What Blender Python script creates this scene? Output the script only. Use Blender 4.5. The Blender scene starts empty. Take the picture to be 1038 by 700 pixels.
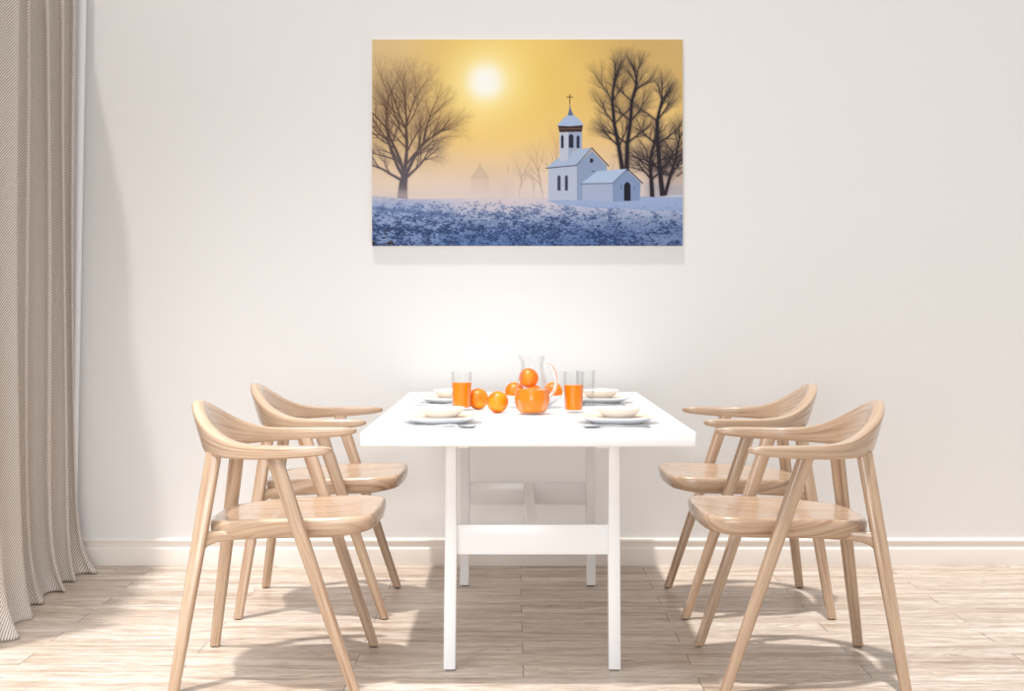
import bpy, bmesh, math, random
import numpy as np
from mathutils import Vector, Matrix

PI = math.pi
SC = bpy.context.scene
COL = SC.collection

# ------------------------------------------------------------------ camera, world, lights, exposure
FPX, HX, HY, EYE = 1400.0, 520.0, 312.0, 1.06      # focal length in pixels, vanishing point, eye height
cam = bpy.data.cameras.new('camera')
cam.sensor_width = 36.0
cam.lens = 36.0 * FPX / 1038.0
cam.shift_x = -(HX - 519.0) / 1038.0
cam.shift_y = -(350.0 - HY) / 1038.0
cam.clip_start = 0.05
cam_o = bpy.data.objects.new('camera', cam)
cam_o.location = (0, 0, EYE)
cam_o.rotation_euler = (PI / 2, 0, 0)
COL.objects.link(cam_o)
SC.camera = cam_o

SC.view_settings.view_transform = 'Standard'
SC.view_settings.look = 'None'
SC.view_settings.gamma = 1.0
SC.view_settings.use_curve_mapping = False
SC.view_settings.exposure = 0.0

WORLD_STRENGTH = 0.62
world = bpy.data.worlds.new('daylight')
world.use_nodes = True
wn = world.node_tree.nodes['Background']
wn.inputs[0].default_value = (1.0, 1.0, 1.0, 1)
wn.inputs[1].default_value = WORLD_STRENGTH
SC.world = world

sun = bpy.data.lights.new('sun', 'SUN')
sun.energy = 3.3
sun.angle = math.radians(2.2)
sun.color = (1.0, 0.965, 0.93)
sun_o = bpy.data.objects.new('sun', sun)
sun_o.rotation_euler = Vector((0.125, 0.15, -1)).to_track_quat('-Z', 'Y').to_euler()
sun_o.location = (-1, 1, 5)
COL.objects.link(sun_o)

def area(name, loc, aim, sx, sy, watts, color, spread=180):
    l = bpy.data.lights.new(name, 'AREA')
    l.shape = 'RECTANGLE'
    l.size, l.size_y, l.energy, l.color = sx, sy, watts, color
    l.spread = math.radians(spread)
    o = bpy.data.objects.new(name, l)
    o.location = loc
    o.rotation_euler = (Vector(aim) - Vector(loc)).to_track_quat('-Z', 'Y').to_euler()
    COL.objects.link(o)
    return o
area('front_fill', (-0.5, -0.4, 1.05), (0.2, 5.7, 0.7), 2.0, 1.2, 11, (0.97, 0.985, 1.0), 85)  # unseen fill light added by the camera, lifts the wall and under the table
area('side_window_daylight', (-1.45, 2.5, 2.4), (-1.15, 4.6, 0.0), 1.5, 1.1, 12, (0.98, 0.99, 1.0), 70)

# ------------------------------------------------------------------ helpers
def lin(r, g, b):
    def f(c):
        c /= 255.0
        return c / 12.92 if c <= 0.04045 else ((c + 0.055) / 1.055) ** 2.4
    return (f(r), f(g), f(b), 1.0)

def link(name, me, mat=None, parent=None):
    o = bpy.data.objects.new(name, me)
    COL.objects.link(o)
    if mat is not None:
        me.materials.append(mat)
    if parent is not None:
        o.parent = parent
    return o

def finish(name, bm, mat, parent=None, smooth=True, angle=40):
    bmesh.ops.recalc_face_normals(bm, faces=bm.faces)
    me = bpy.data.meshes.new(name)
    bm.to_mesh(me)
    bm.free()
    if smooth:
        me.polygons.foreach_set('use_smooth', [True] * len(me.polygons))
        me.update()
        try:
            me.set_sharp_from_angle(angle=math.radians(angle))
        except Exception:
            pass
    return link(name, me, mat, parent)

def empty(name, loc=(0, 0, 0), rz=0.0):
    o = bpy.data.objects.new(name, None)
    o.empty_display_size = 0.1
    o.location = loc
    o.rotation_euler = (0, 0, rz)
    COL.objects.link(o)
    return o

def tag(o, label=None, cat=None, group=None, kind=None):
    if label: o['label'] = label
    if cat: o['category'] = cat
    if group: o['group'] = group
    if kind: o['kind'] = kind
    return o

def copy_tree(o, parent=None):
    c = o.copy()
    COL.objects.link(c)
    if parent is not None:
        c.parent = parent
    for ch in list(o.children):
        copy_tree(ch, c)
    return c

def box_bm(lo, hi, bevel=0.0, seg=2, bm=None, grain=0):
    """bevelled box, uv in metres with u along the grain axis"""
    b = bm or bmesh.new()
    lo, hi = Vector(lo), Vector(hi)
    r = bmesh.ops.create_cube(b, size=1.0)
    for v in r['verts']:
        v.co = Vector([lo[i] + (v.co[i] + 0.5) * (hi[i] - lo[i]) for i in range(3)])
    if bevel:
        ed = list({e for v in r['verts'] for e in v.link_edges})
        bmesh.ops.bevel(b, geom=ed, offset=bevel, segments=seg, profile=0.5, affect='EDGES')
    uv = b.loops.layers.uv.verify()
    for f in b.faces:
        for l in f.loops:
            c = l.vert.co
            oth = [c[i] for i in range(3) if i != grain]
            l[uv].uv = (c[grain], oth[0] + oth[1])
    return b

def superring(a, b, n, k):
    pts = []
    for i in range(k):
        t = 2 * PI * i / k
        c, s = math.cos(t), math.sin(t)
        pts.append((a * math.copysign(abs(c) ** (2 / n), c), b * math.copysign(abs(s) ** (2 / n), s)))
    return pts

def loft(rings, caps=True, closed=True):
    """rings: list of lists of Vectors, uv u = distance along, v = distance round"""
    bm = bmesh.new()
    uv = bm.loops.layers.uv.verify()
    V = [[bm.verts.new(p) for p in r] for r in rings]
    k = len(rings[0])
    us = [0.0]
    for i in range(1, len(rings)):
        ca = sum((Vector(p) for p in rings[i - 1]), Vector()) / k
        cb = sum((Vector(p) for p in rings[i]), Vector()) / k
        us.append(us[-1] + (cb - ca).length)
    mid = rings[len(rings) // 2]
    vs = [0.0]
    for j in range(k):
        vs.append(vs[-1] + (Vector(mid[(j + 1) % k]) - Vector(mid[j])).length)
    for i in range(len(V) - 1):
        for j in range(k if closed else k - 1):
            a, b, c, d = V[i][j], V[i][(j + 1) % k], V[i + 1][(j + 1) % k], V[i + 1][j]
            f = bm.faces.new((a, b, c, d))
            for l, (uu, vv) in zip(f.loops, ((us[i], vs[j]), (us[i], vs[j + 1]), (us[i + 1], vs[j + 1]), (us[i + 1], vs[j]))):
                l[uv].uv = (uu, vv)
    if caps:
        for r in (V[0], V[-1]):
            f = bm.faces.new(r)
            for l in f.loops:
                l[uv].uv = (l.vert.co.x * 0.3, l.vert.co.y)
    return bm

def lathe(profile, n=40, center=(0, 0, 0), cap_top=False, cap_bottom=False):
    bm = bmesh.new()
    rings = []
    for r, z in profile:
        if r < 1e-6:
            rings.append([bm.verts.new((center[0], center[1], center[2] + z))])
        else:
            rings.append([bm.verts.new((center[0] + r * math.cos(2 * PI * i / n), center[1] + r * math.sin(2 * PI * i / n), center[2] + z)) for i in range(n)])
    for a, b in zip(rings, rings[1:]):
        for i in range(n):
            j = (i + 1) % n
            if len(a) == 1 and len(b) == 1: continue
            if len(a) == 1: bm.faces.new((a[0], b[j], b[i]))
            elif len(b) == 1: bm.faces.new((a[i], a[j], b[0]))
            else: bm.faces.new((a[i], a[j], b[j], b[i]))
    return bm

def catmull(pts, per=6, closed=False):
    out = []
    n = len(pts)
    rng = range(n) if closed else range(n - 1)
    for i in rng:
        if closed:
            p = [pts[(i + q) % n] for q in (-1, 0, 1, 2)]
        else:
            p = [pts[max(0, i - 1)], pts[i], pts[i + 1], pts[min(n - 1, i + 2)]]
        for k in range(per):
            t = k / per
            out.append(tuple(0.5 * ((2 * b) + (-a + c) * t + (2 * a - 5 * b + 4 * c - d) * t * t + (-a + 3 * b - 3 * c + d) * t ** 3)
                             for a, b, c, d in zip(*p)))
    if not closed:
        out.append(tuple(pts[-1]))
    return out

# ------------------------------------------------------------------ materials
def mat(name, color, rough=0.5, metal=0.0, spec=0.5, **kw):
    m = bpy.data.materials.new(name)
    m.use_nodes = True
    b = m.node_tree.nodes['Principled BSDF']
    b.inputs['Base Color'].default_value = color
    b.inputs['Roughness'].default_value = rough
    b.inputs['Metallic'].default_value = metal
    b.inputs['Specular IOR Level'].default_value = spec
    for k, v in kw.items():
        b.inputs[k].default_value = v
    return m

class NG:
    def __init__(s, m):
        s.t = m.node_tree; s.bsdf = s.t.nodes['Principled BSDF']
    def n(s, ty, **kw):
        nd = s.t.nodes.new(ty)
        for k, v in kw.items():
            if k == 'ins':
                for kk, vv in v.items():
                    if isinstance(vv, bpy.types.NodeSocket): s.t.links.new(vv, nd.inputs[kk])
                    else: nd.inputs[kk].default_value = vv
            else: setattr(nd, k, v)
        return nd
    def math(s, op, a, b=0.0, c=0.0):
        return s.n('ShaderNodeMath', operation=op, ins={0: a, 1: b, 2: c}).outputs[0]
    def ramp(s, fac, stops):
        r = s.n('ShaderNodeValToRGB', ins={0: fac})
        e = r.color_ramp.elements
        while len(e) < len(stops): e.new(0.5)
        for el, (p, c) in zip(e, stops):
            el.position = p; el.color = c
        return r.outputs[0]
    def mix(s, fac, a, b, mode='MIX'):
        m = s.n('ShaderNodeMix', data_type='RGBA', blend_type=mode)
        for sock, v in ((m.inputs['Factor'], fac), (m.inputs['A'], a), (m.inputs['B'], b)):
            if isinstance(v, bpy.types.NodeSocket): s.t.links.new(v, sock)
            else: sock.default_value = v
        return m.outputs['Result']
    def link(s, a, b): s.t.links.new(a, b)

def wood_material(name, light, midc, dark, rough=0.42):
    m = mat(name, midc, rough)
    g = NG(m)
    uv = g.n('ShaderNodeTexCoord').outputs['UV']
    rnd = g.n('ShaderNodeObjectInfo').outputs['Random']
    off = g.n('ShaderNodeCombineXYZ', ins={0: g.math('MULTIPLY', rnd, 7.0), 1: g.math('MULTIPLY', rnd, 3.0), 2: 0.0}).outputs[0]
    p = g.n('ShaderNodeVectorMath', operation='ADD', ins={0: uv, 1: off}).outputs[0]
    warp = g.n('ShaderNodeTexNoise', ins={'Vector': g.n('ShaderNodeMapping', ins={'Vector': p, 'Scale': (2.0, 9.0, 1)}).outputs[0], 'Scale': 1.0, 'Detail': 2.0})
    p2 = g.n('ShaderNodeVectorMath', operation='MULTIPLY_ADD', ins={0: warp.outputs['Color'], 1: (0.0, 0.035, 0.0), 2: p}).outputs[0]
    broad = g.n('ShaderNodeTexNoise', ins={'Vector': g.n('ShaderNodeMapping', ins={'Vector': p2, 'Scale': (2.2, 60.0, 1)}).outputs[0], 'Scale': 1.0, 'Detail': 4.0, 'Roughness': 0.6}).outputs[0]
    fine = g.n('ShaderNodeTexNoise', ins={'Vector': g.n('ShaderNodeMapping', ins={'Vector': p2, 'Scale': (10.0, 420.0, 1)}).outputs[0], 'Scale': 1.0, 'Detail': 3.0}).outputs[0]
    c = g.ramp(broad, [(0.32, dark), (0.46, midc), (0.66, light)])
    f2 = g.ramp(fine, [(0.35, (0.80, 0.78, 0.75, 1)), (0.55, (1, 1, 1, 1))])
    c = g.mix(0.75, c, f2, 'MULTIPLY')
    g.link(c, g.bsdf.inputs['Base Color'])
    bump = g.n('ShaderNodeBump', ins={'Strength': 0.12, 'Distance': 0.001, 'Height': fine})
    g.link(bump.outputs[0], g.bsdf.inputs['Normal'])
    return m

M_OAK = wood_material('light_oak', lin(206, 180, 154), lin(190, 160, 133), lin(158, 124, 97), 0.27)
M_OAK.node_tree.nodes['Principled BSDF'].inputs['Coat Weight'].default_value = 0.6
M_OAK.node_tree.nodes['Principled BSDF'].inputs['Coat Roughness'].default_value = 0.18
M_WHITE = mat('white_lacquer', lin(246, 246, 247), 0.22)
M_WALL = mat('wall_paint', lin(237, 236, 235), 0.9, spec=0.15)
M_TRIM = mat('trim_paint', lin(240, 233, 226), 0.45)
M_GLIDE = mat('dark_glide', lin(45, 40, 38), 0.6)
M_CHINA = mat('white_china', lin(240, 241, 244), 0.18)
M_CREAM = mat('cream_china', lin(232, 212, 184), 0.35)
M_BOWL = mat('pale_bowl', lin(234, 234, 236), 0.25)
M_STEEL = mat('polished_steel', lin(205, 205, 208), 0.16, metal=1.0)
def thin_glass():
    m = mat('clear_glass', (1, 1, 1, 1), 0.02)
    g = NG(m)
    lw = g.n('ShaderNodeLayerWeight', ins={'Blend': 0.28})
    tcol = g.ramp(lw.outputs['Facing'], [(0.0, (0.985, 0.99, 0.99, 1)), (0.75, (0.98, 0.985, 0.99, 1)), (1.0, (0.965, 0.97, 0.975, 1))])
    tr = g.n('ShaderNodeBsdfTransparent', ins={'Color': tcol})
    gl = g.n('ShaderNodeBsdfGlossy', ins={'Roughness': 0.03})
    mx = g.n('ShaderNodeMixShader', ins={0: g.math('MULTIPLY', lw.outputs['Fresnel'], 0.2), 1: tr.outputs[0], 2: gl.outputs[0]})
    g.link(mx.outputs[0], g.t.nodes['Material Output'].inputs[0])
    return m
M_GLASS = thin_glass()
M_THICK_GLASS = mat('thick_glass', (1, 1, 1, 1), 0.0, **{'Transmission Weight': 1.0, 'IOR': 1.42})
M_JUICE = mat('orange_juice', lin(255, 138, 0), 0.2)
M_STALK = mat('stalk_green', lin(120, 120, 50), 0.7)
M_DAYLIGHT_STRIP = mat('daylight_strip_pale', lin(244, 246, 250), 0.9)  # bluish white of the added strip that imitates daylight on the wall

def orange_peel():
    m = mat('orange_peel', lin(255, 140, 10), 0.35)
    g = NG(m)
    tc = g.n('ShaderNodeTexCoord').outputs['Object']
    n = g.n('ShaderNodeTexNoise', ins={'Vector': tc, 'Scale': 18.0, 'Detail': 2.0}).outputs[0]
    c = g.ramp(n, [(0.35, lin(255, 112, 0)), (0.65, lin(255, 154, 2))])
    g.link(c, g.bsdf.inputs['Base Color'])
    v = g.n('ShaderNodeTexVoronoi', ins={'Vector': tc, 'Scale': 420.0}).outputs[0]
    b = g.n('ShaderNodeBump', ins={'Strength': 0.25, 'Distance': 0.0008, 'Height': v})
    g.link(b.outputs[0], g.bsdf.inputs['Normal'])
    return m
M_ORANGE = orange_peel()

def curtain_cloth():
    m = mat('striped_curtain_cloth', lin(200, 188, 178), 0.95, spec=0.1)
    g = NG(m)
    uv = g.n('ShaderNodeTexCoord').outputs['UV']
    sep = g.n('ShaderNodeSeparateXYZ', ins={0: uv})
    ph = g.math('MULTIPLY', g.math('SUBTRACT', sep.outputs[1], g.math('MULTIPLY', sep.outputs[0], 1.15)), 2 * PI / 0.0112)
    w = g.math('MULTIPLY_ADD', g.math('SINE', ph), 0.5, 0.5)
    nz = g.n('ShaderNodeTexNoise', ins={'Vector': uv, 'Scale': 260.0, 'Detail': 2.0}).outputs[0]
    w = g.math('ADD', w, g.math('MULTIPLY', g.math('SUBTRACT', nz, 0.5), 0.5))
    c = g.ramp(w, [(0.18, lin(172, 157, 145)), (0.55, lin(240, 233, 227))])
    g.link(c, g.bsdf.inputs['Base Color'])
    b = g.n('ShaderNodeBump', ins={'Strength': 0.4, 'Distance': 0.002, 'Height': w})
    g.link(b.outputs[0], g.bsdf.inputs['Normal'])
    # a little daylight comes through the cloth
    tr = g.n('ShaderNodeBsdfTranslucent', ins={'Color': c})
    mx = g.n('ShaderNodeMixShader', ins={0: 0.10, 1: g.bsdf.outputs[0], 2: tr.outputs[0]})
    g.link(mx.outputs[0], g.t.nodes['Material Output'].inputs[0])
    return m
M_CURTAIN = curtain_cloth()

def floor_material():
    m = mat('whitewashed_planks', lin(215, 200, 186), 0.36, spec=0.5)
    g = NG(m)
    P, Y0 = 0.1393, 3.825
    pos = g.n('ShaderNodeTexCoord').outputs['Object']
    sep = g.n('ShaderNodeSeparateXYZ', ins={0: pos})
    X, Y = sep.outputs[0], sep.outputs[1]
    r = g.math('DIVIDE', g.math('SUBTRACT', Y, Y0), P)
    row = g.math('FLOOR', r)
    fr = g.math('SUBTRACT', r, row)
    par = g.math('MODULO', g.math('ADD', row, 1000.0), 2.0)          # row 0 (from y=3.825) has joints at .53+n
    xo = g.math('SUBTRACT', X, g.math('SUBTRACT', 0.53, g.math('MULTIPLY', par, 0.5)))
    xo = g.math('ADD', xo, 50.0)
    cell = g.math('FLOOR', xo)
    fx = g.math('SUBTRACT', xo, cell)
    wn_ = g.n('ShaderNodeTexWhiteNoise', noise_dimensions='2D', ins={'Vector': g.n('ShaderNodeCombineXYZ', ins={0: cell, 1: row, 2: 0.0}).outputs[0]})
    rnd = wn_.outputs['Value']
    p = g.n('ShaderNodeCombineXYZ', ins={0: g.math('ADD', X, g.math('MULTIPLY', rnd, 31.0)), 1: g.math('ADD', Y, g.math('MULTIPLY', rnd, 17.0)), 2: 0.0}).outputs[0]
    warp = g.n('ShaderNodeTexNoise', ins={'Vector': g.n('ShaderNodeMapping', ins={'Vector': p, 'Scale': (2.6, 9.0, 1)}).outputs[0], 'Scale': 1.0, 'Detail': 3.0})
    p2 = g.n('ShaderNodeVectorMath', operation='MULTIPLY_ADD', ins={0: warp.outputs['Color'], 1: (0.0, 0.11, 0.0), 2: p}).outputs[0]
    broad = g.n('ShaderNodeTexNoise', ins={'Vector': g.n('ShaderNodeMapping', ins={'Vector': p2, 'Scale': (1.3, 19.0, 1)}).outputs[0], 'Scale': 1.0, 'Detail': 6.0, 'Roughness': 0.65}).outputs[0]
    fine = g.n('ShaderNodeTexNoise', ins={'Vector': g.n('ShaderNodeMapping', ins={'Vector': p2, 'Scale': (11.0, 260.0, 1)}).outputs[0], 'Scale': 1.0, 'Detail': 4.0, 'Roughness': 0.7}).outputs[0]
    big = g.n('ShaderNodeTexNoise', ins={'Vector': g.n('ShaderNodeMapping', ins={'Vector': p2, 'Scale': (1.1, 7.0, 1)}).outputs[0], 'Scale': 1.0, 'Detail': 2.0}).outputs[0]
    c = g.ramp(broad, [(0.27, lin(146, 120, 99)), (0.40, lin(200, 181, 163)), (0.54, lin(228, 216, 204)), (0.72, lin(240, 233, 227))])
    c = g.mix(0.8, c, g.ramp(fine, [(0.36, lin(160, 145, 131)), (0.54, (1, 1, 1, 1))]), 'MULTIPLY')
    c = g.mix(0.5, c, g.ramp(big, [(0.35, lin(220, 212, 204)), (0.6, (1, 1, 1, 1))]), 'MULTIPLY')
    c = g.mix(0.35, c, g.ramp(rnd, [(0.0, lin(228, 221, 214)), (1.0, (1, 1, 1, 1))]), 'MULTIPLY')
    streak = g.n('ShaderNodeTexNoise', ins={'Vector': g.n('ShaderNodeMapping', ins={'Vector': p2, 'Location': (5.0, 9.0, 0), 'Scale': (2.4, 38.0, 1)}).outputs[0], 'Scale': 1.0, 'Detail': 5.0, 'Roughness': 0.6}).outputs[0]
    sf = g.n('ShaderNodeMapRange', ins={0: streak, 1: 0.58, 2: 0.70, 3: 0.0, 4: 0.7}).outputs[0]
    c = g.mix(sf, c, lin(136, 108, 86))
    # joints: dark butt joints, faint long seams
    ej = g.math('LESS_THAN', g.math('MINIMUM', fx, g.math('SUBTRACT', 1.0, fx)), 0.0016)
    es = g.math('LESS_THAN', g.math('MINIMUM', fr, g.math('SUBTRACT', 1.0, fr)), 0.010)
    c = g.mix(g.math('MULTIPLY', es, 0.45), c, lin(120, 100, 86))
    c = g.mix(g.math('MULTIPLY', ej, 0.8), c, lin(92, 76, 66))
    g.link(c, g.bsdf.inputs['Base Color'])
    hgt = g.math('SUBTRACT', fine, g.math('MULTIPLY', g.math('MAXIMUM', ej, es), 1.5))
    b = g.n('ShaderNodeBump', ins={'Strength': 0.3, 'Distance': 0.002, 'Height': hgt})
    g.link(b.outputs[0], g.bsdf.inputs['Normal'])
    return m
M_FLOOR = floor_material()

# ------------------------------------------------------------------ the room
WALL_Y, LEFT_X = 5.70, -1.86
def struct(name, bm, m):
    o = finish(name, bm, m)
    o['kind'] = 'structure'
    return o
struct('floor', box_bm((LEFT_X - 0.1, 0.6, -0.05), (3.6, WALL_Y + 0.1, 0.0)), M_FLOOR)
struct('wall_back', box_bm((LEFT_X - 0.1, WALL_Y, 0.0), (3.6, WALL_Y + 0.1, 2.9)), M_WALL)
struct('wall_left', box_bm((LEFT_X - 0.1, 4.84, 0.0), (LEFT_X, WALL_Y, 2.9)), M_WALL)
prof = [(0.0, 0.0), (0.018, 0.0), (0.018, 0.066), (0.0165, 0.0705), (0.011, 0.074), (0.0105, 0.080), (0.0105, 0.096), (0.0135, 0.0985), (0.0135, 0.104), (0.010, 0.109), (0.004, 0.111), (0.0, 0.111)]
struct('baseboard_back', loft([[Vector((x, WALL_Y - d, z)) for d, z in prof] for x in (LEFT_X, 3.6)]), M_TRIM)
struct('baseboard_left', loft([[Vector((LEFT_X + d, y, z)) for d, z in prof] for y in (4.84, WALL_Y)]), M_TRIM)

# ------------------------------------------------------------------ curtain
def make_curtain():
    Z = [0.004, 0.012, 0.03, 0.06, 0.11, 0.18, 0.28, 0.42, 0.6, 0.85, 1.1, 1.4, 1.8, 2.2, 2.6]
    keys = [(4.15, -1.72), (4.24, -1.66), (4.34, -1.73), (4.42, -1.66), (4.50, -1.70), (4.60, -1.735), (4.66, -1.722), (4.70, -1.69), (4.74, -1.70), (4.82, -1.755), (4.89, -1.772), (4.925, -1.765), (4.93, -1.748), (4.93, -1.735),
            (4.97, -1.745), (5.05, -1.782), (5.11, -1.797), (5.15, -1.787), (5.155, -1.757), (5.14, -1.733), (5.17, -1.735), (5.24, -1.776), (5.31, -1.792), (5.34, -1.782), (5.345, -1.755), (5.335, -1.735),
            (5.37, -1.742), (5.43, -1.785), (5.49, -1.787), (5.505, -1.768), (5.495, -1.750), (5.53, -1.757), (5.61, -1.80), (5.65, -1.815)]
    plan = catmull(keys, 7)
    bm = bmesh.new()
    uv = bm.loops.layers.uv.verify()
    n = len(plan)
    us = [0.0]
    for a, b in zip(plan, plan[1:]):
        us.append(us[-1] + math.hypot(a[0] - b[0], a[1] - b[1]))
    V = []
    for z in Z:
        row = []
        low = math.exp(-z / 0.10)
        for i, (y, x) in enumerate(plan):
            t = i / (n - 1)
            xx = x + 0.006 * math.sin(2.1 * z + 9 * t) + 0.015 * math.exp(-z / 0.45) * (1 - 0.5 * t)
            yy = y
            xx += 0.06 * low * (0.8 + 0.3 * math.sin(13 * t + 1.0))
            if t > 0.8:
                xx += 0.035 * (t - 0.8) / 0.2 * math.exp(-z / 0.07)
            row.append(bm.verts.new((max(xx, LEFT_X + 0.022), min(yy, WALL_Y - 0.03), z)))
        V.append(row)
    for k in range(len(Z) - 1):
        for i in range(n - 1):
            f = bm.faces.new((V[k][i], V[k][i + 1], V[k + 1][i + 1], V[k + 1][i]))
            for l, (a, b) in zip(f.loops, ((i, k), (i + 1, k), (i + 1, k + 1), (i, k + 1))):
                l[uv].uv = (us[a], Z[b])
    o = finish('curtain', bm, M_CURTAIN, angle=80)
    s = o.modifiers.new('cloth', 'SOLIDIFY'); s.thickness = 0.0022; s.offset = 0
    tag(o, 'beige diagonally striped curtain hanging in folds to the floor at the left', 'curtain')
    # added pale strip standing in for daylight on the wall, narrowing towards the floor
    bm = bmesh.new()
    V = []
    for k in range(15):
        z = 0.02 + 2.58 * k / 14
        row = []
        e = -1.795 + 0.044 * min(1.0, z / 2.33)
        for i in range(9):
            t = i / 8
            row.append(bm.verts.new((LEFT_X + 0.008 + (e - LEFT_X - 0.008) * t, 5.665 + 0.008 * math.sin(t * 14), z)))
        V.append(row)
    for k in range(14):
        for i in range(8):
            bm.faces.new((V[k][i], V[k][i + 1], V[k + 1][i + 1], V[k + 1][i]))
    o = finish('daylight_strip', bm, M_DAYLIGHT_STRIP, angle=80)
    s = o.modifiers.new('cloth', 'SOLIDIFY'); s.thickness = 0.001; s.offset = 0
    tag(o, 'narrow pale strip added for a streak of daylight on the wall beside the striped curtain', 'curtain')
make_curtain()

# ------------------------------------------------------------------ picture
def paint_picture(W=660, H=440):
    rng = random.Random(11)
    nr = np.random.RandomState(5)
    sx, sy = W / 958.0, H / 638.0
    yy, xx = np.mgrid[0:H, 0:W]
    X = xx / sx + 22; Y = yy / sy + 28                   # coordinates of the sketch the shapes are given in
    def C(r, g, b): return np.array([r, g, b], float)
    def noise(nx, ny, seed):
        r = np.random.RandomState(seed).rand(ny + 2, nx + 2)
        u = xx / W * nx; v = yy / H * ny
        i = u.astype(int); j = v.astype(int); fu = u - i; fv = v - j
        fu = fu * fu * (3 - 2 * fu); fv = fv * fv * (3 - 2 * fv)
        return (r[j, i] * (1 - fu) + r[j, i + 1] * fu) * (1 - fv) + (r[j + 1, i] * (1 - fu) + r[j + 1, i + 1] * fu) * fv
    def mixc(a, b, t): return a + (b - a) * t[..., None]
    def sstep(e0, e1, v):
        t = np.clip((v - e0) / (e1 - e0), 0, 1); return t * t * (3 - 2 * t)
    # sky
    img = np.zeros((H, W, 3)) + C(231, 192, 112)
    img = mixc(img, C(214, 182, 126), sstep(0, 1, np.clip((300 - X) / 300, 0, 1)) * 0.8)
    img = mixc(img, C(206, 174, 116), sstep(560, 980, X) * (1 - sstep(60, 420, Y)) * 0.8)
    img = mixc(img, C(236, 198, 128), sstep(180, 330, Y))
    img = mixc(img, C(228, 200, 170), sstep(300, 440, Y))
    img = mixc(img, C(222, 205, 196), sstep(400, 500, Y))
    d = np.hypot(X - 372, (Y - 158) * 1.0)
    dd = np.hypot((X - 400) * 0.8, (Y - 150))
    img = mixc(img, C(250, 216, 118), 0.9 * np.exp(-(dd / 190.0) ** 2))
    img = mixc(img, C(255, 240, 176), np.exp(-(d / 105.0) ** 2.2))
    img = mixc(img, C(255, 254, 246), np.exp(-(d / 56.0) ** 3.5))
    img = mixc(img, C(226, 204, 170), 0.35 * (1 - sstep(100, 330, X)))
    img += ((noise(9, 6, 3) - 0.5) * 8)[..., None]
    img = 255 * (np.clip(img, 0, 255) / 255) ** (1 / 1.14)

    def cover(alpha, color):
        nonlocal img
        a = np.clip(alpha, 0, 1)[..., None]
        img = img * (1 - a) + np.asarray(color, float) * a
    def poly(pts, color, a=1.0):
        pts = np.array(pts, float)
        x0, x1 = pts[:, 0].min() - 3, pts[:, 0].max() + 3
        y0, y1 = pts[:, 1].min() - 3, pts[:, 1].max() + 3
        i0, i1 = max(0, int((x0 - 22) * sx)), min(W, int((x1 - 22) * sx) + 2)
        j0, j1 = max(0, int((y0 - 28) * sy)), min(H, int((y1 - 28) * sy) + 2)
        if i1 <= i0 or j1 <= j0: return
        acc = np.zeros((j1 - j0, i1 - i0))
        for ox in (-.33, 0, .33):
            for oy in (-.33, 0, .33):
                px = X[j0:j1, i0:i1] + ox / sx; py = Y[j0:j1, i0:i1] + oy / sy
                ins = np.zeros(px.shape, bool)
                n = len(pts)
                for k in range(n):
                    ax, ay = pts[k]; bx, by = pts[(k + 1) % n]
                    if ay == by: continue
                    cond = ((ay > py) != (by > py)) & (px < (bx - ax) * (py - ay) / (by - ay) + ax)
                    ins ^= cond
                acc += ins
        acc = acc / 9.0 * a
        img[j0:j1, i0:i1] = img[j0:j1, i0:i1] * (1 - acc[..., None]) + np.asarray(color, float) * acc[..., None]
    def seg(mask, x0, y0, x1, y1, w0, w1, al=1.0):
        m = max(w0, w1) + 2
        i0, i1 = max(0, int((min(x0, x1) - m - 22) * sx)), min(W, int((max(x0, x1) + m - 22) * sx) + 2)
        j0, j1 = max(0, int((min(y0, y1) - m - 28) * sy)), min(H, int((max(y0, y1) + m - 28) * sy) + 2)
        if i1 <= i0 or j1 <= j0: return
        px = X[j0:j1, i0:i1]; py = Y[j0:j1, i0:i1]
        dx, dy = x1 - x0, y1 - y0
        L = dx * dx + dy * dy + 1e-9
        t = np.clip(((px - x0) * dx + (py - y0) * dy) / L, 0, 1)
        dist = np.hypot(px - x0 - t * dx, py - y0 - t * dy)
        w = (w0 + (w1 - w0) * t) / 2
        pix = 1.0 / sx
        a = np.clip((w - dist) / pix + 0.5, 0, 1) * np.minimum(1.0, (2 * w) / pix)
        mask[j0:j1, i0:i1] = np.maximum(mask[j0:j1, i0:i1], a * al)
    def branch(mask, x, y, ang, ln, w, depth, spread, up=0.06, al=1.0, shrink=0.8):
        # one limb as a few slightly bent pieces with side twigs
        n = 4
        for k in range(n):
            ang += rng.uniform(-0.16, 0.16)
            if depth <= 1:
                for _ in range(2):
                    ha = ang + rng.uniform(-0.8, 0.8); hl = ln * rng.uniform(0.3, 0.8)
                    seg(mask, x, y, x + math.sin(ha) * hl, y - math.cos(ha) * hl, w * 0.5, w * 0.25, al * 0.8)
            ang += up * (0 if depth > 4 else 1) * (-(ang) * 0.5)
            nx, ny = x + math.sin(ang) * ln / n, y - math.cos(ang) * ln / n
            w1 = w * 0.90
            seg(mask, x, y, nx, ny, w, w1, al)
            x, y, w = nx, ny, w1
            if depth > 0 and (k > 0 or depth < 3):
                sgn = rng.choice((-1, 1))
                branch(mask, x, y, ang + sgn * rng.uniform(0.35, 0.85) * spread, ln * rng.uniform(0.45, 0.72), w * 0.58, depth - 1, spread, up, al, shrink)
        if depth > 0:
            for sgn in (-1, 1):
                branch(mask, x, y, ang + sgn * rng.uniform(0.12, 0.42) * spread, ln * rng.uniform(0.66, 0.86) * shrink, w * 0.75, depth - 1, spread, up, al, shrink)

    # far misty shapes
    mm = np.zeros((H, W))
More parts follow.
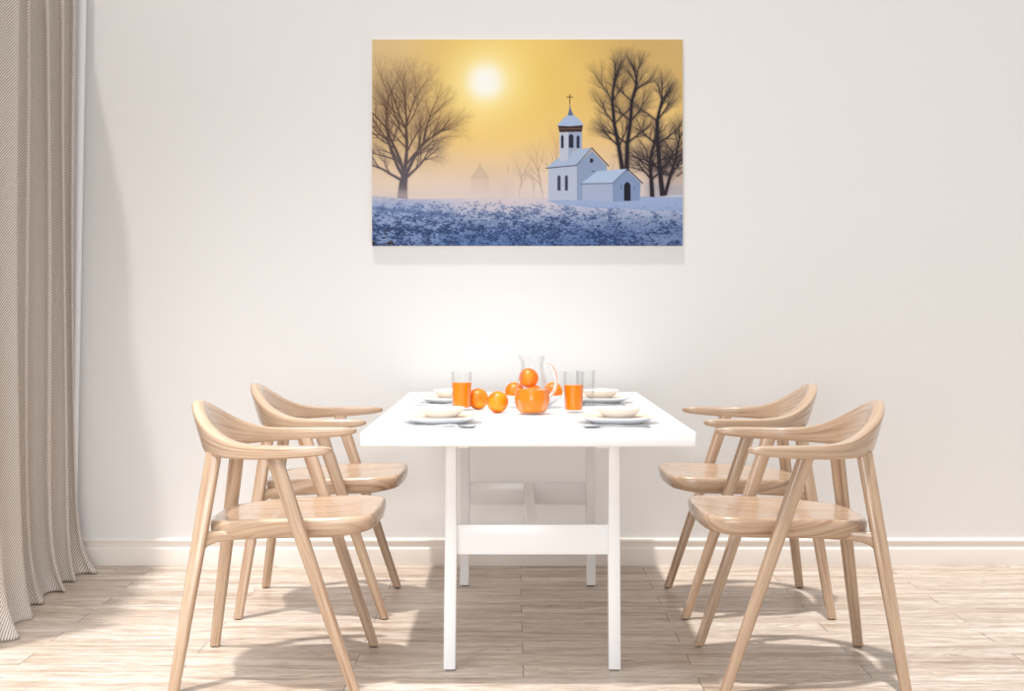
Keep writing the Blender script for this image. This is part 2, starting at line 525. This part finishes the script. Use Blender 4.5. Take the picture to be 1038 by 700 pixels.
    for (bx, by, h, w) in ((475, 516, 150, 5), (548, 518, 190, 6), (580, 500, 215, 6), (520, 515, 110, 3.5), (440, 440, 40, 2), (760, 480, 110, 3)):
        branch(mm, bx, by, rng.uniform(-.08, .08), h * 0.42, w, 4, 0.75, 0.05)
    cover(mm * 0.50 * (1 - sstep(440, 520, Y) * 0.5), C(150, 128, 118))
    poly([(322, 458), (336, 438), (350, 418), (354, 402), (358, 418), (372, 438), (384, 458)], C(200, 176, 160), 0.45)
    poly([(328, 458), (382, 458), (384, 505), (324, 505)], C(210, 190, 178), 0.3)
    cover(0.30 * sstep(400, 440, Y) * np.exp(-((X - 430) / 60.0) ** 2) * noise(30, 8, 9), C(190, 170, 160))
    # faint tree line on the right horizon
    cover(0.45 * sstep(462, 492, Y + 10 * noise(40, 4, 8)) * sstep(840, 880, X), C(150, 160, 185))

    # left tree
    lt = np.zeros((H, W))
    seg(lt, 115, 520, 118, 470, 32, 24); seg(lt, 118, 470, 124, 440, 24, 20)
    for (x, y, a, ln, w) in ((122, 445, 0.04, 140, 11), (118, 450, -0.42, 115, 10), (126, 445, 0.40, 112, 11), (112, 462, -0.95, 80, 8), (130, 452, 0.95, 72, 8), (124, 430, 0.20, 132, 9), (117, 430, -0.16, 140, 10), (124, 420, 0.62, 95, 7), (117, 425, -0.65, 95, 7)):
        branch(lt, x, y, a, ln, w, 4, 0.85, 0.03, 1.0, 0.86)
    cover(0.45 * np.exp(-((X - 130) / 95.0) ** 4 - ((Y - 260) / 150.0) ** 4) * (0.4 + 0.8 * noise(100, 90, 79)), C(160, 134, 108))
    halo = lt.copy()
    for _ in range(4):
        halo = (halo + np.roll(halo, 2, 0) + np.roll(halo, -2, 0) + np.roll(halo, 2, 1) + np.roll(halo, -2, 1)) / 5
    cover(np.clip(halo * 0.55, 0, 0.45), C(158, 132, 112))
    tcol = mixc(np.zeros((H, W, 3)) + C(92, 72, 62), C(104, 98, 108), sstep(250, 480, Y))
    a = (lt * 0.95)[..., None]
    img = img * (1 - a) + tcol * a
    # right trees
    rt = np.zeros((H, W))
    cover(0.55 * np.exp(-((X - 925) / 62.0) ** 2 - ((Y - 410) / 60.0) ** 2) * (0.6 + 0.6 * noise(120, 90, 77)), C(84, 74, 80))
    cover(0.35 * np.exp(-((X - 800) / 70.0) ** 2 - ((Y - 210) / 110.0) ** 2) * (0.5 + 0.7 * noise(120, 90, 78)), C(130, 106, 88))
    for (pts, w) in ((((793, 430), (782, 360), (768, 290), (762, 220)), 13), (((806, 428), (808, 350), (818, 280), (822, 220)), 14)):
        for p, q in zip(pts, pts[1:]):
            seg(rt, p[0], p[1], q[0], q[1], w, w * 0.86); w *= 0.86
            for sg in (-1, 1):
                branch(rt, q[0], q[1], sg * rng.uniform(.5, .9), 58, w * .45, 3, 0.8, 0.08)
        branch(rt, q[0], q[1], rng.uniform(-.1, .1), 70, w, 4, 0.7, 0.05, 1.0, 0.8)
    for (pts, w) in ((((917, 512), (908, 430), (902, 350), (900, 280)), 15), (((885, 515), (882, 460), (878, 420)), 13), (((925, 505), (940, 450), (956, 400)), 10)):
        for p, q in zip(pts, pts[1:]):
            seg(rt, p[0], p[1], q[0], q[1], w, w * 0.86); w *= 0.86
            for sg in (-1, 1):
                branch(rt, q[0], q[1], sg * rng.uniform(.6, 1.1), 55, w * .5, 3, 0.9, 0.05)
        branch(rt, q[0], q[1], rng.uniform(-.1, .1), 66, w, 4, 0.8, 0.03, 1.0, 0.8)
    for _ in range(16):
        branch(rt, rng.uniform(868, 970), rng.uniform(370, 470), rng.uniform(-1.2, 1.2), 34, 3.5, 3, 1.0, 0.0)
    halo = rt.copy()
    for _ in range(5):
        halo = (halo + np.roll(halo, 2, 0) + np.roll(halo, -2, 0) + np.roll(halo, 2, 1) + np.roll(halo, -2, 1)) / 5
    cover(np.clip(halo * 0.8, 0, 0.62), C(104, 90, 88))
    cover(rt * 0.92, C(50, 46, 54))

    # snow field
    gy = 518 - 8 * sstep(0, 1, (160 - X) / 140) + 2 * np.sin(X / 90.0) - 8 * sstep(840, 960, X)
    g = sstep(-1.5, 1.5, Y - gy)
    t = np.clip((Y - 515) / 150, 0, 1)
    snow = mixc(np.zeros((H, W, 3)) + C(196, 200, 218), C(98, 124, 168), sstep(0.05, 0.9, t))
    snow = mixc(snow, C(214, 202, 206), np.exp(-((X - 440) / 190.0) ** 2) * (1 - sstep(0.1, 0.5, t)) * 0.9)
    snow = mixc(snow, C(150, 168, 204), (1 - sstep(120, 330, X)) * 0.75)
    snow = mixc(snow, C(150, 162, 194), sstep(700, 900, X) * sstep(0.5, 1.0, t) * 0.6)
    n1 = noise(34, 44, 23) * 0.26 + noise(110, 150, 21) * 0.26 + noise(230, 300, 22) * 0.28 + noise(420, 420, 24) * 0.20
    warm = np.exp(-((X - 300) / 330.0) ** 2)
    thr = 0.60 - 0.15 * np.clip(t * 1.5, 0, 1) - 0.02 * warm - 0.03 + 0.07 * sstep(560, 950, X) * (1 - sstep(0.6, 1, t)) + 0.2 * np.clip(1 - t * 5, 0, 1)
    snow = mixc(snow, C(86, 110, 158), sstep(-0.09, 0.10, n1 - thr) * 0.66)
    snow = mixc(snow, C(40, 58, 98), sstep(0.03, 0.16, n1 - thr) * sstep(0.1, 0.6, t) * 0.7)
    lit = sstep(0.55, 0.75, noise(160, 230, 33) * 0.6 + noise(300, 300, 34) * 0.4) * 0.5
    snow = mixc(snow, C(190, 202, 222), lit * (1 - t * 0.5))
    track = np.exp(-((Y - (548 + (X - 22) * 0.10)) / 5.0) ** 2) * (1 - sstep(250, 330, X))
    snow = mixc(snow, C(88, 110, 156), track * 0.6)
    brown = sstep(0.62, 0.8, noise(50, 70, 41)) * sstep(600, 640, Y) * (1 - sstep(60, 150, X))
    snow = mixc(snow, C(60, 48, 44), brown * 0.85)
    img = img * (1 - g[..., None]) + snow * g[..., None]
    # mist over the horizon
    cover(0.55 * np.exp(-((Y - 508) / 20.0) ** 2) * (1 - sstep(520, 620, X)), C(218, 204, 204))
    # shaded snow beside the church
    poly([(560, 524), (660, 520), (850, 512), (980, 515), (980, 560), (860, 553), (700, 548), (590, 536)], C(150, 172, 212), 0.75)

    # church, coordinates measured in a closer sketch
    k2 = 1004.0 / 330.0
    def q(x, y): return ((540 + x / 5.0 - 370) * k2, (80 + y / 5.0 - 30) * k2)
    def P(pts, col, a=1.0): poly([q(*p) for p in pts], C(*col), a)
    def Lq(x0, y0, x1, y1, w, col, a=1.0):
        mk = np.zeros((H, W)); p, r = q(x0, y0), q(x1, y1)
        seg(mk, p[0], p[1], r[0], r[1], w, w); cover(mk * a, C(*col))
    P([(78, 445), (222, 430), (226, 610), (78, 608)], (186, 195, 214))
    P([(222, 432), (298, 356), (374, 436), (374, 470), (252, 520), (252, 610), (225, 610)], (150, 166, 196))
    P([(66, 448), (132, 392), (240, 352), (298, 345), (222, 433)], (176, 192, 218))
    Lq(66, 449, 220, 434, 2.6, (70, 66, 80)); Lq(298, 346, 220, 434, 2.2, (84, 88, 108)); Lq(298, 346, 384, 438, 3.2, (60, 60, 76))
    P([(134, 260), (180, 262), (180, 398), (165, 412), (135, 412)], (196, 201, 216))
    P([(180, 262), (248, 258), (248, 350), (204, 362), (180, 398)], (166, 178, 204))
    for (x0, x1, y0, y1) in ((142, 156, 284, 346), (181, 205, 280, 345), (221, 236, 286, 346)):
        P([(x0, y1), (x0, y0 + 4), ((x0 + x1) / 2, y0 - 6), (x1, y0 + 4), (x1, y1)], (58, 60, 78))
    P([(126, 232), (254, 228), (250, 250), (247, 264), (134, 266), (131, 250)], (78, 62, 58))
    Lq(128, 250, 252, 248, 1.6, (140, 120, 104))
    P([(122, 233), (150, 200), (178, 178), (206, 178), (236, 202), (258, 230), (190, 236)], (178, 196, 224))
    P([(176, 182), (184, 150), (187, 118), (192, 150), (206, 182)], (104, 124, 160))
    Lq(187, 76, 187, 122, 2.4, (56, 50, 56)); Lq(172, 88, 202, 88, 2.2, (56, 50, 56))
    for (x0, x1) in ((124, 140), (162, 177)):
        P([(x0, 562), (x0, 492), ((x0 + x1) / 2, 482), (x1, 492), (x1, 562)], (74, 78, 98))
    P([(289, 402), (296, 398), (304, 402), (306, 411), (302, 420), (294, 422), (288, 416)], (60, 56, 70))
    P([(252, 528), (402, 522), (406, 620), (252, 608)], (172, 184, 210))
    P([(402, 522), (476, 458), (546, 522), (541, 612), (405, 619)], (138, 158, 192))
    P([(244, 526), (326, 464), (478, 451), (402, 523)], (180, 200, 228))
    Lq(244, 528, 402, 525, 2.2, (78, 80, 98)); Lq(478, 452, 402, 525, 1.8, (90, 94, 114)); Lq(478, 452, 556, 525, 3.2, (58, 60, 76))
    P([(461, 614), (461, 535), (470, 521), (484, 519), (494, 533), (495, 614)], (44, 44, 58))
    Lq(448, 535, 448, 555, 2, (70, 66, 78)); Lq(514, 544, 514, 556, 2, (80, 78, 90)); Lq(225, 440, 225, 608, 1.2, (130, 142, 172)); Lq(300, 464, 312, 464, 2, (70, 66, 76))
    img = (np.clip(img, 0, 255) / 255.0) ** 1.12
    return np.where(img <= 0.04045, img / 12.92, ((img + 0.055) / 1.055) ** 2.4)

def make_picture():
    W, H = 660, 440
    x0, x1 = (377 - HX) / 246.5, (692.3 - HX) / 246.5
    z1, z0 = EYE + (HY - 39.5) / 246.5, EYE + (HY - 249) / 246.5
    yf = WALL_Y - 0.0115
    root = empty('picture', ((x0 + x1) / 2, yf, (z0 + z1) / 2))
    tag(root, 'canvas print of a white church in snow under a golden sun, on the wall', 'picture')
    cx, cz = (x0 + x1) / 2, (z0 + z1) / 2
    finish('canvas', box_bm((x0 - cx, 0.0005, z0 - cz), (x1 - cx, 0.011, z1 - cz), 0.0015), mat('canvas_edge', lin(225, 220, 214), 0.8), root)
    img = paint_picture(W, H)
    gx, gz = np.meshgrid(np.linspace(x0 - cx, x1 - cx, W), np.linspace(z1 - cz, z0 - cz, H))
    co = np.stack([gx, np.full_like(gx, -0.0002), gz], -1).reshape(-1, 3)
    idx = np.arange(W * H).reshape(H, W)
    fc = np.stack([idx[:-1, :-1], idx[1:, :-1], idx[1:, 1:], idx[:-1, 1:]], -1).reshape(-1, 4)
    me = bpy.data.meshes.new('print')
    me.vertices.add(W * H); me.vertices.foreach_set('co', co.ravel())
    me.loops.add(fc.size); me.loops.foreach_set('vertex_index', fc.ravel().astype(np.int32))
    me.polygons.add(len(fc)); me.polygons.foreach_set('loop_start', np.arange(len(fc), dtype=np.int32) * 4)
    me.update(calc_edges=True)
    at = me.color_attributes.new('print_ink', 'FLOAT_COLOR', 'POINT')
    rgba = np.ones((W * H, 4), np.float32); rgba[:, :3] = img.reshape(-1, 3)
    at.data.foreach_set('color', rgba.ravel())
    m = mat('printed_ink', (1, 1, 1, 1), 0.6, spec=0.1)
    g = NG(m)
    a = g.n('ShaderNodeAttribute', attribute_name='print_ink')
    g.link(a.outputs['Color'], g.bsdf.inputs['Base Color'])
    link('print', me, m, root)
make_picture()

# ------------------------------------------------------------------ dining table
TZ, TF, TB, TL, TR = 0.72, 3.795, 5.60, -0.421, 0.505
def make_table():
    cx, cy = (TL + TR) / 2, (TF + TB) / 2
    root = empty('dining_table', (cx, cy, 0))
    tag(root, 'long white dining table on trestle legs standing end on to the wall', 'table')
    L = lambda x, y, z: (x - cx, y - cy, z)
    finish('tabletop', box_bm(L(TL, TF, TZ - 0.042), L(TR, TB, TZ), 0.007, 3), M_WHITE, root)
    def leg(x, y):
        rings = []
        for z, w, dx in ((0.004, 0.036, -0.004 if x < cx else 0.002), (0.35, 0.036, 0), (0.679, 0.032, 0)):
            rings.append([Vector(L(x + dx + a, y + b, z)) for a, b in superring(w / 2, 0.045 / 2, 9, 24)])
        o = finish('leg', loft(rings), M_WHITE, root)
        finish('foot_pad', box_bm(L(x - 0.014, y - 0.016, 0.0), L(x + 0.014, y + 0.016, 0.0045)), M_GLIDE, o)
    xl, xr, yf, yb = -0.182, 0.296, 4.058, 5.285
    for x, y in ((xl, yf), (xr, yf), (xl, yb), (xr, yb)):
        leg(x, y)
    for x in (xl + 0.035, xr - 0.035):
        finish('rail', box_bm(L(x - 0.017, yf - 0.02, 0.650), L(x + 0.017, yb + 0.02, 0.679), 0.002), M_WHITE, root)
    finish('crossbar', box_bm(L(xl + 0.014, yf - 0.004, 0.337), L(xr - 0.014, yf + 0.016, 0.424), 0.0015), M_WHITE, root)
    finish('crossbar', box_bm(L(xl + 0.014, yb - 0.012, 0.310), L(xr - 0.014, yb + 0.008, 0.394), 0.0015), M_WHITE, root)
    # centre beam lies flush between the two crossbars
    rings = []
    for y, z1, x in ((yf + 0.015, 0.424, 0.057), (yb - 0.011, 0.394, 0.057)):
        rings.append([Vector(L(x + a, y, z)) for a, z in ((-0.016, z1 - 0.082), (0.016, z1 - 0.082), (0.016, z1), (-0.016, z1))])
    finish('stretcher', loft(rings), M_WHITE, root, smooth=False)
make_table()

# ------------------------------------------------------------------ chairs (faces +x, origin between the feet)
def make_chair():
    root = empty('dining_chair')
    def leg(f0, v0, f1, v1, z1, wf, wv):
        rings = []
        for t in (0.0, 0.15, 0.35, 0.6, 0.8, 1.0):
            z = 0.004 + (z1 - 0.004) * t
            a = (wf[0] + (wf[1] - wf[0]) * min(1, t * 1.5) + (wf[2] - wf[1]) * max(0, (t - 0.66) * 3)) / 2
            b = (wv[0] + (wv[1] - wv[0]) * t) / 2
            rings.append([Vector((f0 + (f1 - f0) * t + p, v0 + (v1 - v0) * t + r, z)) for p, r in superring(a, b, 3.4, 24)])
        o = finish('leg', loft(rings), M_OAK, root)
        finish('glide', lathe([(0, 0), (0.011, 0), (0.011, 0.0045), (0, 0.0045)], 14, (f0, v0, 0)), M_GLIDE, o)
    for s in (-1, 1):
        leg(0.2485, s * 0.265, 0.028, s * 0.277, 0.652, (0.030, 0.041, 0.046), (0.030, 0.034))
        leg(-0.250, s * 0.265, -0.158, s * 0.172, 0.655, (0.031, 0.042, 0.044), (0.030, 0.036))
    # seat
    half = [(0.305, 0.0), (0.302, 0.075), (0.295, 0.162), (0.272, 0.214), (0.212, 0.236), (0.10, 0.233), (0.0, 0.222), (-0.08, 0.202), (-0.145, 0.182), (-0.178, 0.130), (-0.188, 0.0)]
    full = half + [(a, -b) for a, b in half[-2:0:-1]]
    out = catmull(full, 5, closed=True)
    c0 = (0.05, 0.0)
    def ztop(f, v, rho):
        base = 0.474 + 0.008 * max(0, f) / 0.3 - 0.016 * max(0, -f) / 0.19
        dish = 0.016 * (1 - rho ** 2) ** 1.2 * (1 if rho < 1 else 0)
        return base - dish
    bm = bmesh.new(); uv = bm.loops.layers.uv.verify()
    lv = []
    tops = [0.15, 0.35, 0.55, 0.72, 0.86, 0.94]
    specs = [(r, 'top', 0) for r in tops] + [(0.975, 'off', -0.001), (0.993, 'off', -0.005), (1.0, 'off', -0.013), (0.998, 'off', -0.030), (0.988, 'off', -0.045), (0.962, 'off', -0.054), (0.91, 'off', -0.058)] + [(0.7, 'off', -0.058), (0.3, 'off', -0.056)]
    for r, kind, dz in specs:
        ring = []
        for f, v in out:
            ff, vv = c0[0] + (f - c0[0]) * r, c0[1] + (v - c0[1]) * r
            if kind == 'top': z = ztop(ff, vv, r)
            else:
                z = ztop(f, v, 1.0) + dz
                if f > 0.2 and dz < -0.02: z += 0.010 * (f - 0.2) / 0.1      # thinner front lip
            ring.append(bm.verts.new((ff, vv, z)))
        lv.append(ring)
    n = len(out)
    for a, b in zip(lv, lv[1:]):
        for i in range(n):
            bm.faces.new((a[i], a[(i + 1) % n], b[(i + 1) % n], b[i]))
    bm.faces.new(lv[0]); bm.faces.new(lv[-1])
    for f in bm.faces:
        for l in f.loops:
            c = l.vert.co; l[uv].uv = (c.x, c.y + c.z)
    finish('seat', bm, M_OAK, root, angle=60)
    # side rails, flaring into the back legs
    for s in (-1, 1):
        rings = []
        for f, v, zl, zh, w in ((-0.195, 0.200, 0.358, 0.436, 0.026), (-0.183, 0.198, 0.380, 0.435, 0.026), (-0.168, 0.193, 0.395, 0.434, 0.026), (-0.145, 0.184, 0.403, 0.434, 0.026),
                                (-0.10, 0.176, 0.408, 0.436, 0.026), (-0.04, 0.172, 0.414, 0.438, 0.026), (0.03, 0.170, 0.422, 0.440, 0.024)):
            rings.append([Vector((f, s * v + a, (zl + zh) / 2 + b)) for a, b in superring(w / 2, (zh - zl) / 2, 5, 16)])
        finish('side_rail', loft(rings), M_OAK, root)
    rings = [[Vector((0.100 + a, y, 0.432 + b)) for a, b in superring(0.013, 0.011, 5, 16)] for y in (-0.255, 0.255)]
    finish('cross_rail', loft(rings), M_OAK, root)
    # bowed arm and back in one piece: plan (f, v), z bottom, z top, thickness, outward lean of the top edge
    h = [(0.190, 0.300, 0.668, 0.677, 0.010, 0.0), (0.180, 0.2995, 0.663, 0.680, 0.028, 0.0), (0.150, 0.298, 0.657, 0.683, 0.040, 0.0), (0.090, 0.296, 0.651, 0.6835, 0.046, 0.0),
         (0.03, 0.290, 0.6475, 0.6835, 0.047, 0.0), (-0.03, 0.276, 0.645, 0.6845, 0.044, 0.0), (-0.085, 0.245, 0.6435, 0.690, 0.041, 0.002), (-0.128, 0.202, 0.643, 0.705, 0.040, 0.008),
         (-0.160, 0.158, 0.6435, 0.727, 0.040, 0.017), (-0.181, 0.110, 0.646, 0.752, 0.040, 0.027), (-0.194, 0.055, 0.651, 0.777, 0.039, 0.038), (-0.199, 0.0, 0.654, 0.789, 0.039, 0.042)]
    prof = h + [(a, -b, c, d, e, g) for a, b, c, d, e, g in h[-2::-1]]
    sm = catmull(prof, 5)
    rings = []
    for i, (f, v, zl, zh, th, lean) in enumerate(sm):
        p, q = sm[max(0, i - 1)], sm[min(len(sm) - 1, i + 1)]
        d = Vector((q[0] - p[0], q[1] - p[1], 0)).normalized()
        outw = Vector((d.y, -d.x, 0))                 # points away from the sitter
        if outw.dot(Vector((f - 0.05, v, 0))) < 0: outw = -outw
        c = Vector((f, v, (zl + zh) / 2)) + outw * lean / 2
        upv = (Vector((0, 0, zh - zl)) + outw * lean) / 2
        wn2 = outw * (max(th, 0.006) / 2)
        rings.append([c + wn2 * a + upv * b for a, b in superring(1, 1, 5.5, 40)])
    finish('armrest_back', loft(rings), M_OAK, root, angle=34)
    return root

CY_NEAR, CY_FAR = 4.065, 4.975
spots = [(0.8315, CY_NEAR, PI, 'right', 'light oak bow-back armchair right of the table, nearer the camera'),
         (0.8365, CY_FAR, PI, 'right', 'light oak bow-back armchair right of the table, nearer the wall'),
         (-0.684, CY_NEAR, 0, 'left', 'light oak bow-back armchair left of the table, nearer the camera'),
         (-0.687, CY_FAR, 0, 'left', 'light oak bow-back armchair left of the table, nearer the wall, beside the curtain')]
chair0 = make_chair()
for i, (x, y, rz, side, lab) in enumerate(spots):
    c = chair0 if i == 0 else copy_tree(chair0)
    c.location = (x, y, 0)
    c.rotation_euler = (0, 0, rz)
    tag(c, lab, 'chair', 'dining chairs around the table')

# ------------------------------------------------------------------ table setting
def top(px, py):
    s = (py - HY) / (EYE - TZ)
    return (px - HX) / s, FPX / s

def plate_bm(r, h, foot, th=0.004):
    return lathe([(0, 0.004), (foot - 0.006, 0.004), (foot - 0.004, 0), (foot, 0), (foot + 0.004, 0.003), (r * 0.86, h * 0.62), (r - 0.001, h - 0.001), (r, h), (r - 0.002, h + 0.0012),
                  (r * 0.84, h * 0.62 + th), (foot, 0.003 + th), (0, 0.0025 + th)], 56)
def make_bowl_bm():
    return lathe([(0, 0.004), (0.036, 0.004), (0.038, 0), (0.042, 0), (0.045, 0.004), (0.058, 0.014), (0.066, 0.027), (0.0675, 0.029), (0.066, 0.030), (0.063, 0.027), (0.054, 0.015), (0.040, 0.008), (0, 0.0065)], 48)

MX = 0.0475
settings = [(-0.262, CY_NEAR + 0.03, 'nearer left', -1), (0.262, CY_NEAR + 0.03, 'nearer right', 1), (-0.272, CY_FAR, 'farther left', -1), (0.262, CY_FAR, 'farther right', 1)]
plates = {'dinner_plate': finish('dinner_plate', plate_bm(0.124, 0.021, 0.075), M_CHINA),
          'side_plate': finish('side_plate', plate_bm(0.108, 0.009, 0.078), M_CREAM),
          'cereal_bowl': finish('cereal_bowl', make_bowl_bm(), M_BOWL)}
used = set()
def place(kind, loc, rz=0.0):
    o = plates[kind]
    if kind in used:
        o = copy_tree(o)
    used.add(kind)
    o.location = loc
    o.rotation_euler = (0, 0, rz)
    return o

def knife_bm():
    rings = []
    for x, w, t in ((-0.100, 0.004, 0.0015), (-0.096, 0.0075, 0.003), (-0.05, 0.0068, 0.003), (-0.012, 0.005, 0.0024), (0.0, 0.006, 0.0012), (0.01, 0.009, 0.0008), (0.07, 0.0095, 0.0006), (0.095, 0.006, 0.0005), (0.104, 0.0015, 0.0004)):
        rings.append([Vector((x, a, 0.003 + b)) for a, b in superring(w, t, 2.5, 16)])
    return loft(rings)
def spoon_bm():
    rings = []
    for x, w, t, z in ((-0.098, 0.004, 0.0015, 0.002), (-0.094, 0.0075, 0.0016, 0.002), (-0.05, 0.0045, 0.0016, 0.004), (0.0, 0.0030, 0.0018, 0.008), (0.035, 0.0035, 0.0018, 0.009),
                       (0.045, 0.010, 0.0014, 0.006), (0.058, 0.0175, 0.0014, 0.0035), (0.072, 0.0200, 0.0014, 0.0025), (0.086, 0.0165, 0.0014, 0.0035), (0.096, 0.008, 0.0014, 0.006), (0.099, 0.001, 0.001, 0.007)):
        rings.append([Vector((x, a, z + b - (0.0018 if abs(a) < w * 0.6 and 0.045 < x < 0.096 else 0))) for a, b in superring(w, t, 2.2, 20)])
    return loft(rings)
plates['table_knife'] = finish('table_knife', knife_bm(), M_STEEL)
plates['dessert_spoon'] = finish('dessert_spoon', spoon_bm(), M_STEEL)

where = {'nearer left': 'at the near left place of the table', 'nearer right': 'at the near right place of the table',
         'farther left': 'at the left place close to the wall', 'farther right': 'at the right place close to the wall'}
for dx, y, name, sd in settings:
    x = MX + dx
    wtxt = where[name]
    tag(place('dinner_plate', (x, y, TZ)), 'large white plate under the cream plate, ' + wtxt, 'plate', 'white dinner plates')
    tag(place('side_plate', (x, y, TZ + 0.0095)), 'smaller cream plate under a bowl, ' + wtxt, 'plate', 'cream plates')
    tag(place('cereal_bowl', (x + 0.004, y, TZ + 0.0158)), 'small pale bowl on the cream plate, ' + wtxt, 'bowl', 'small bowls')
    fl = 0 if sd < 0 else PI
    tag(place('table_knife', (x - 0.02, y - 0.150, TZ), fl), 'steel knife in front of the plate, ' + wtxt, 'knife', 'table knives')
    tag(place('dessert_spoon', (x - sd * 0.015 + 0.0, y - 0.178, TZ), fl + 0.05), 'steel spoon lying beside the knife, ' + wtxt, 'spoon', 'spoons')

# drinking glasses
def glass_bm(r, h):
    rb = r * 0.88
    return lathe([(0, 0), (rb - 0.002, 0), (rb, 0.002), (r, h - 0.001), (r - 0.0008, h), (r - 0.0018, h - 0.001), (rb - 0.0019, 0.011), (rb - 0.006, 0.009), (0, 0.009)], 48)
def make_glass(x, y, r, h, juice, lab, group):
    root = empty('drinking_glass', (x, y, TZ))
    tag(root, lab, 'glass', group)
    finish('tumbler', glass_bm(r, h), M_GLASS, root)
    if juice:
        rb = r * 0.88
        f = (juice - 0.011) / (h - 0.011)
        rt = rb - 0.0019 + (r - 0.0018 - rb + 0.0019) * f
        finish('orange_juice', lathe([(0, 0.0094), (rb - 0.0065, 0.0094), (rb - 0.0022, 0.0114), (rt - 0.0003, juice), (0, juice)], 48), M_JUICE, root)
x, y = top(468, 415.5)
make_glass(x, y, 0.0355, 0.129, 0.092, 'left tall glass of orange juice, beside the loose oranges', 'glasses of orange juice')
x, y = top(581.5, 418)
make_glass(x, y, 0.0345, 0.134, 0.090, 'right tall glass of orange juice, beside the jug handle', 'glasses of orange juice')
x, y = 0.252, 4.80
make_glass(x, y, 0.0345, 0.124, 0, 'empty clear glass behind the right glass of juice', None)

# jug
def make_jug():
    x, y = top(539.5, 419.5)
    root = empty('glass_jug', (x, y, TZ), 0)
    tag(root, 'round-bellied clear glass jug half full of orange juice at the table centre', 'jug')
    outer = [(0.040, 0), (0.0435, 0.003), (0.052, 0.020), (0.0575, 0.042), (0.0575, 0.058), (0.0540, 0.080), (0.0485, 0.100), (0.0425, 0.122), (0.0380, 0.142), (0.0362, 0.158), (0.0382, 0.173), (0.0425, 0.186)]
    oc = catmull(outer, 4)
    th = 0.0022
    prof = [(0, 0)] + oc + [(oc[-1][0] - 0.0011, oc[-1][1] + 0.001)]
    inner = [(r - th, z + (0.0 if z > 0.01 else 0.005)) for r, z in oc[::-1]]
    inner = [p for p in inner if p[1] > 0.006]
    prof += inner + [(0.036, 0.006), (0, 0.0055)]
    bm = lathe(prof, 56)
    for v in bm.verts:                                   # pouring lip on the left
        if v.co.z > 0.165 and v.co.x < 0:
            k = (v.co.z - 0.165) / 0.021
            c = max(0.0, -v.co.x / 0.044) ** 8
            v.co.x -= 0.010 * k * c
            v.co.z += 0.003 * k * c
    finish('jug_body', bm, M_GLASS, root, angle=70)
    level = 0.079
    inn = [(r - th - 0.0004, z) for r, z in oc if 0.006 < z < level]
    finish('orange_juice', lathe([(0, 0.0062), (0.0375, 0.0062)] + inn[1:] + [(inn[-1][0] - 0.0003, level), (0, level)], 56), M_JUICE, root)
    path = catmull([(0.0365, 0.150), (0.048, 0.157), (0.062, 0.150), (0.073, 0.128), (0.076, 0.100), (0.070, 0.074), (0.0575, 0.056)], 6)
    rings = []
    for i, (px, pz) in enumerate(path):
        a, b = path[max(0, i - 1)], path[min(len(path) - 1, i + 1)]
        t = Vector((b[0] - a[0], 0, b[1] - a[1])).normalized()
        nn = Vector((-t.z, 0, t.x))
        rings.append([Vector((px, 0, pz)) + nn * p + Vector((0, 1, 0)) * q for p, q in superring(0.0058, 0.0090, 2.2, 16)])
    finish('handle', loft(rings), M_THICK_GLASS, root)
make_jug()

# fruit bowl and oranges
bx, by = top(541.5, 414.5)
by += 0.08
tag(finish('fruit_bowl', lathe([(0, 0.003), (0.040, 0.003), (0.043, 0), (0.047, 0), (0.052, 0.005), (0.080, 0.021), (0.0975, 0.0415), (0.0985, 0.0430), (0.097, 0.0438), (0.0945, 0.0415), (0.077, 0.0235), (0.046, 0.009), (0, 0.007)], 56, (bx, by, TZ)), M_BOWL),
    'pale bowl heaped with oranges behind the glass jug', 'bowl')

def orange_bm(r):
    bm = lathe([(0, -0.95 * r), (0.10 * r, -0.965 * r)] + [(r * math.cos(a), 0.975 * r * math.sin(a)) for a in [(-80 + 8 * i) * PI / 180 for i in range(21)]] + [(0.10 * r, 0.955 * r), (0, 0.93 * r)], 40)
    return bm
R_O = 0.0355
def make_orange():
    root = empty('orange')
    finish('peel', orange_bm(R_O), M_ORANGE, root)
    finish('stem_scar', lathe([(0, 0), (0.003, 0.0), (0.0035, 0.001), (0.002, 0.002), (0, 0.002)], 10, (0, 0, 0.93 * R_O)), M_STALK, root)
    return root
orange0 = make_orange()
ol = []
x, y = top(484.5, 415.8); x, y = x * 1.012, y * 1.012; ol.append((x, y, TZ + 0.99 * R_O, (0.9, 0.5, 0.2), 'loose orange right behind the left glass of juice', 'loose oranges'))
x, y = top(504.5, 418.2); ol.append((x, y, TZ + 0.99 * R_O, (-1.0, 0.3, 1.0), 'loose orange in the open between left juice glass and jug', 'loose oranges'))
zb = TZ + 0.046
ol.append((bx - 0.066, by + 0.003, zb + 0.007, (0.5, 0.2, 0.3), 'leftmost orange in the bowl behind the jug', 'oranges in the bowl'))
ol.append((bx + 0.003, by - 0.035, zb - 0.005, (0.2, 1.2, 0.1), 'orange low in the bowl directly behind the jug', 'oranges in the bowl'))
ol.append((bx + 0.066, by + 0.003, zb + 0.007, (1.3, 0.2, 0.7), 'rightmost orange in the bowl, seen past the jug handle', 'oranges in the bowl'))
ol.append((bx + 0.002, by + 0.037, zb - 0.005, (0.1, 0.9, 2.0), 'orange at the back of the bowl behind the jug', 'oranges in the bowl'))
ol.append((bx - 0.018, by + 0.0, zb + 0.055, (0.6, 0.3, 2.0), 'topmost orange on the heap in the bowl', 'oranges in the bowl'))
for i, (x, y, z, r, lab, grp) in enumerate(ol):
    o = orange0 if i == 0 else copy_tree(orange0)
    o.location = (x, y, z)
    o.rotation_euler = r
    if i > 1: o.scale = (0.95, 0.95, 0.95)
    tag(o, lab, 'orange', grp)
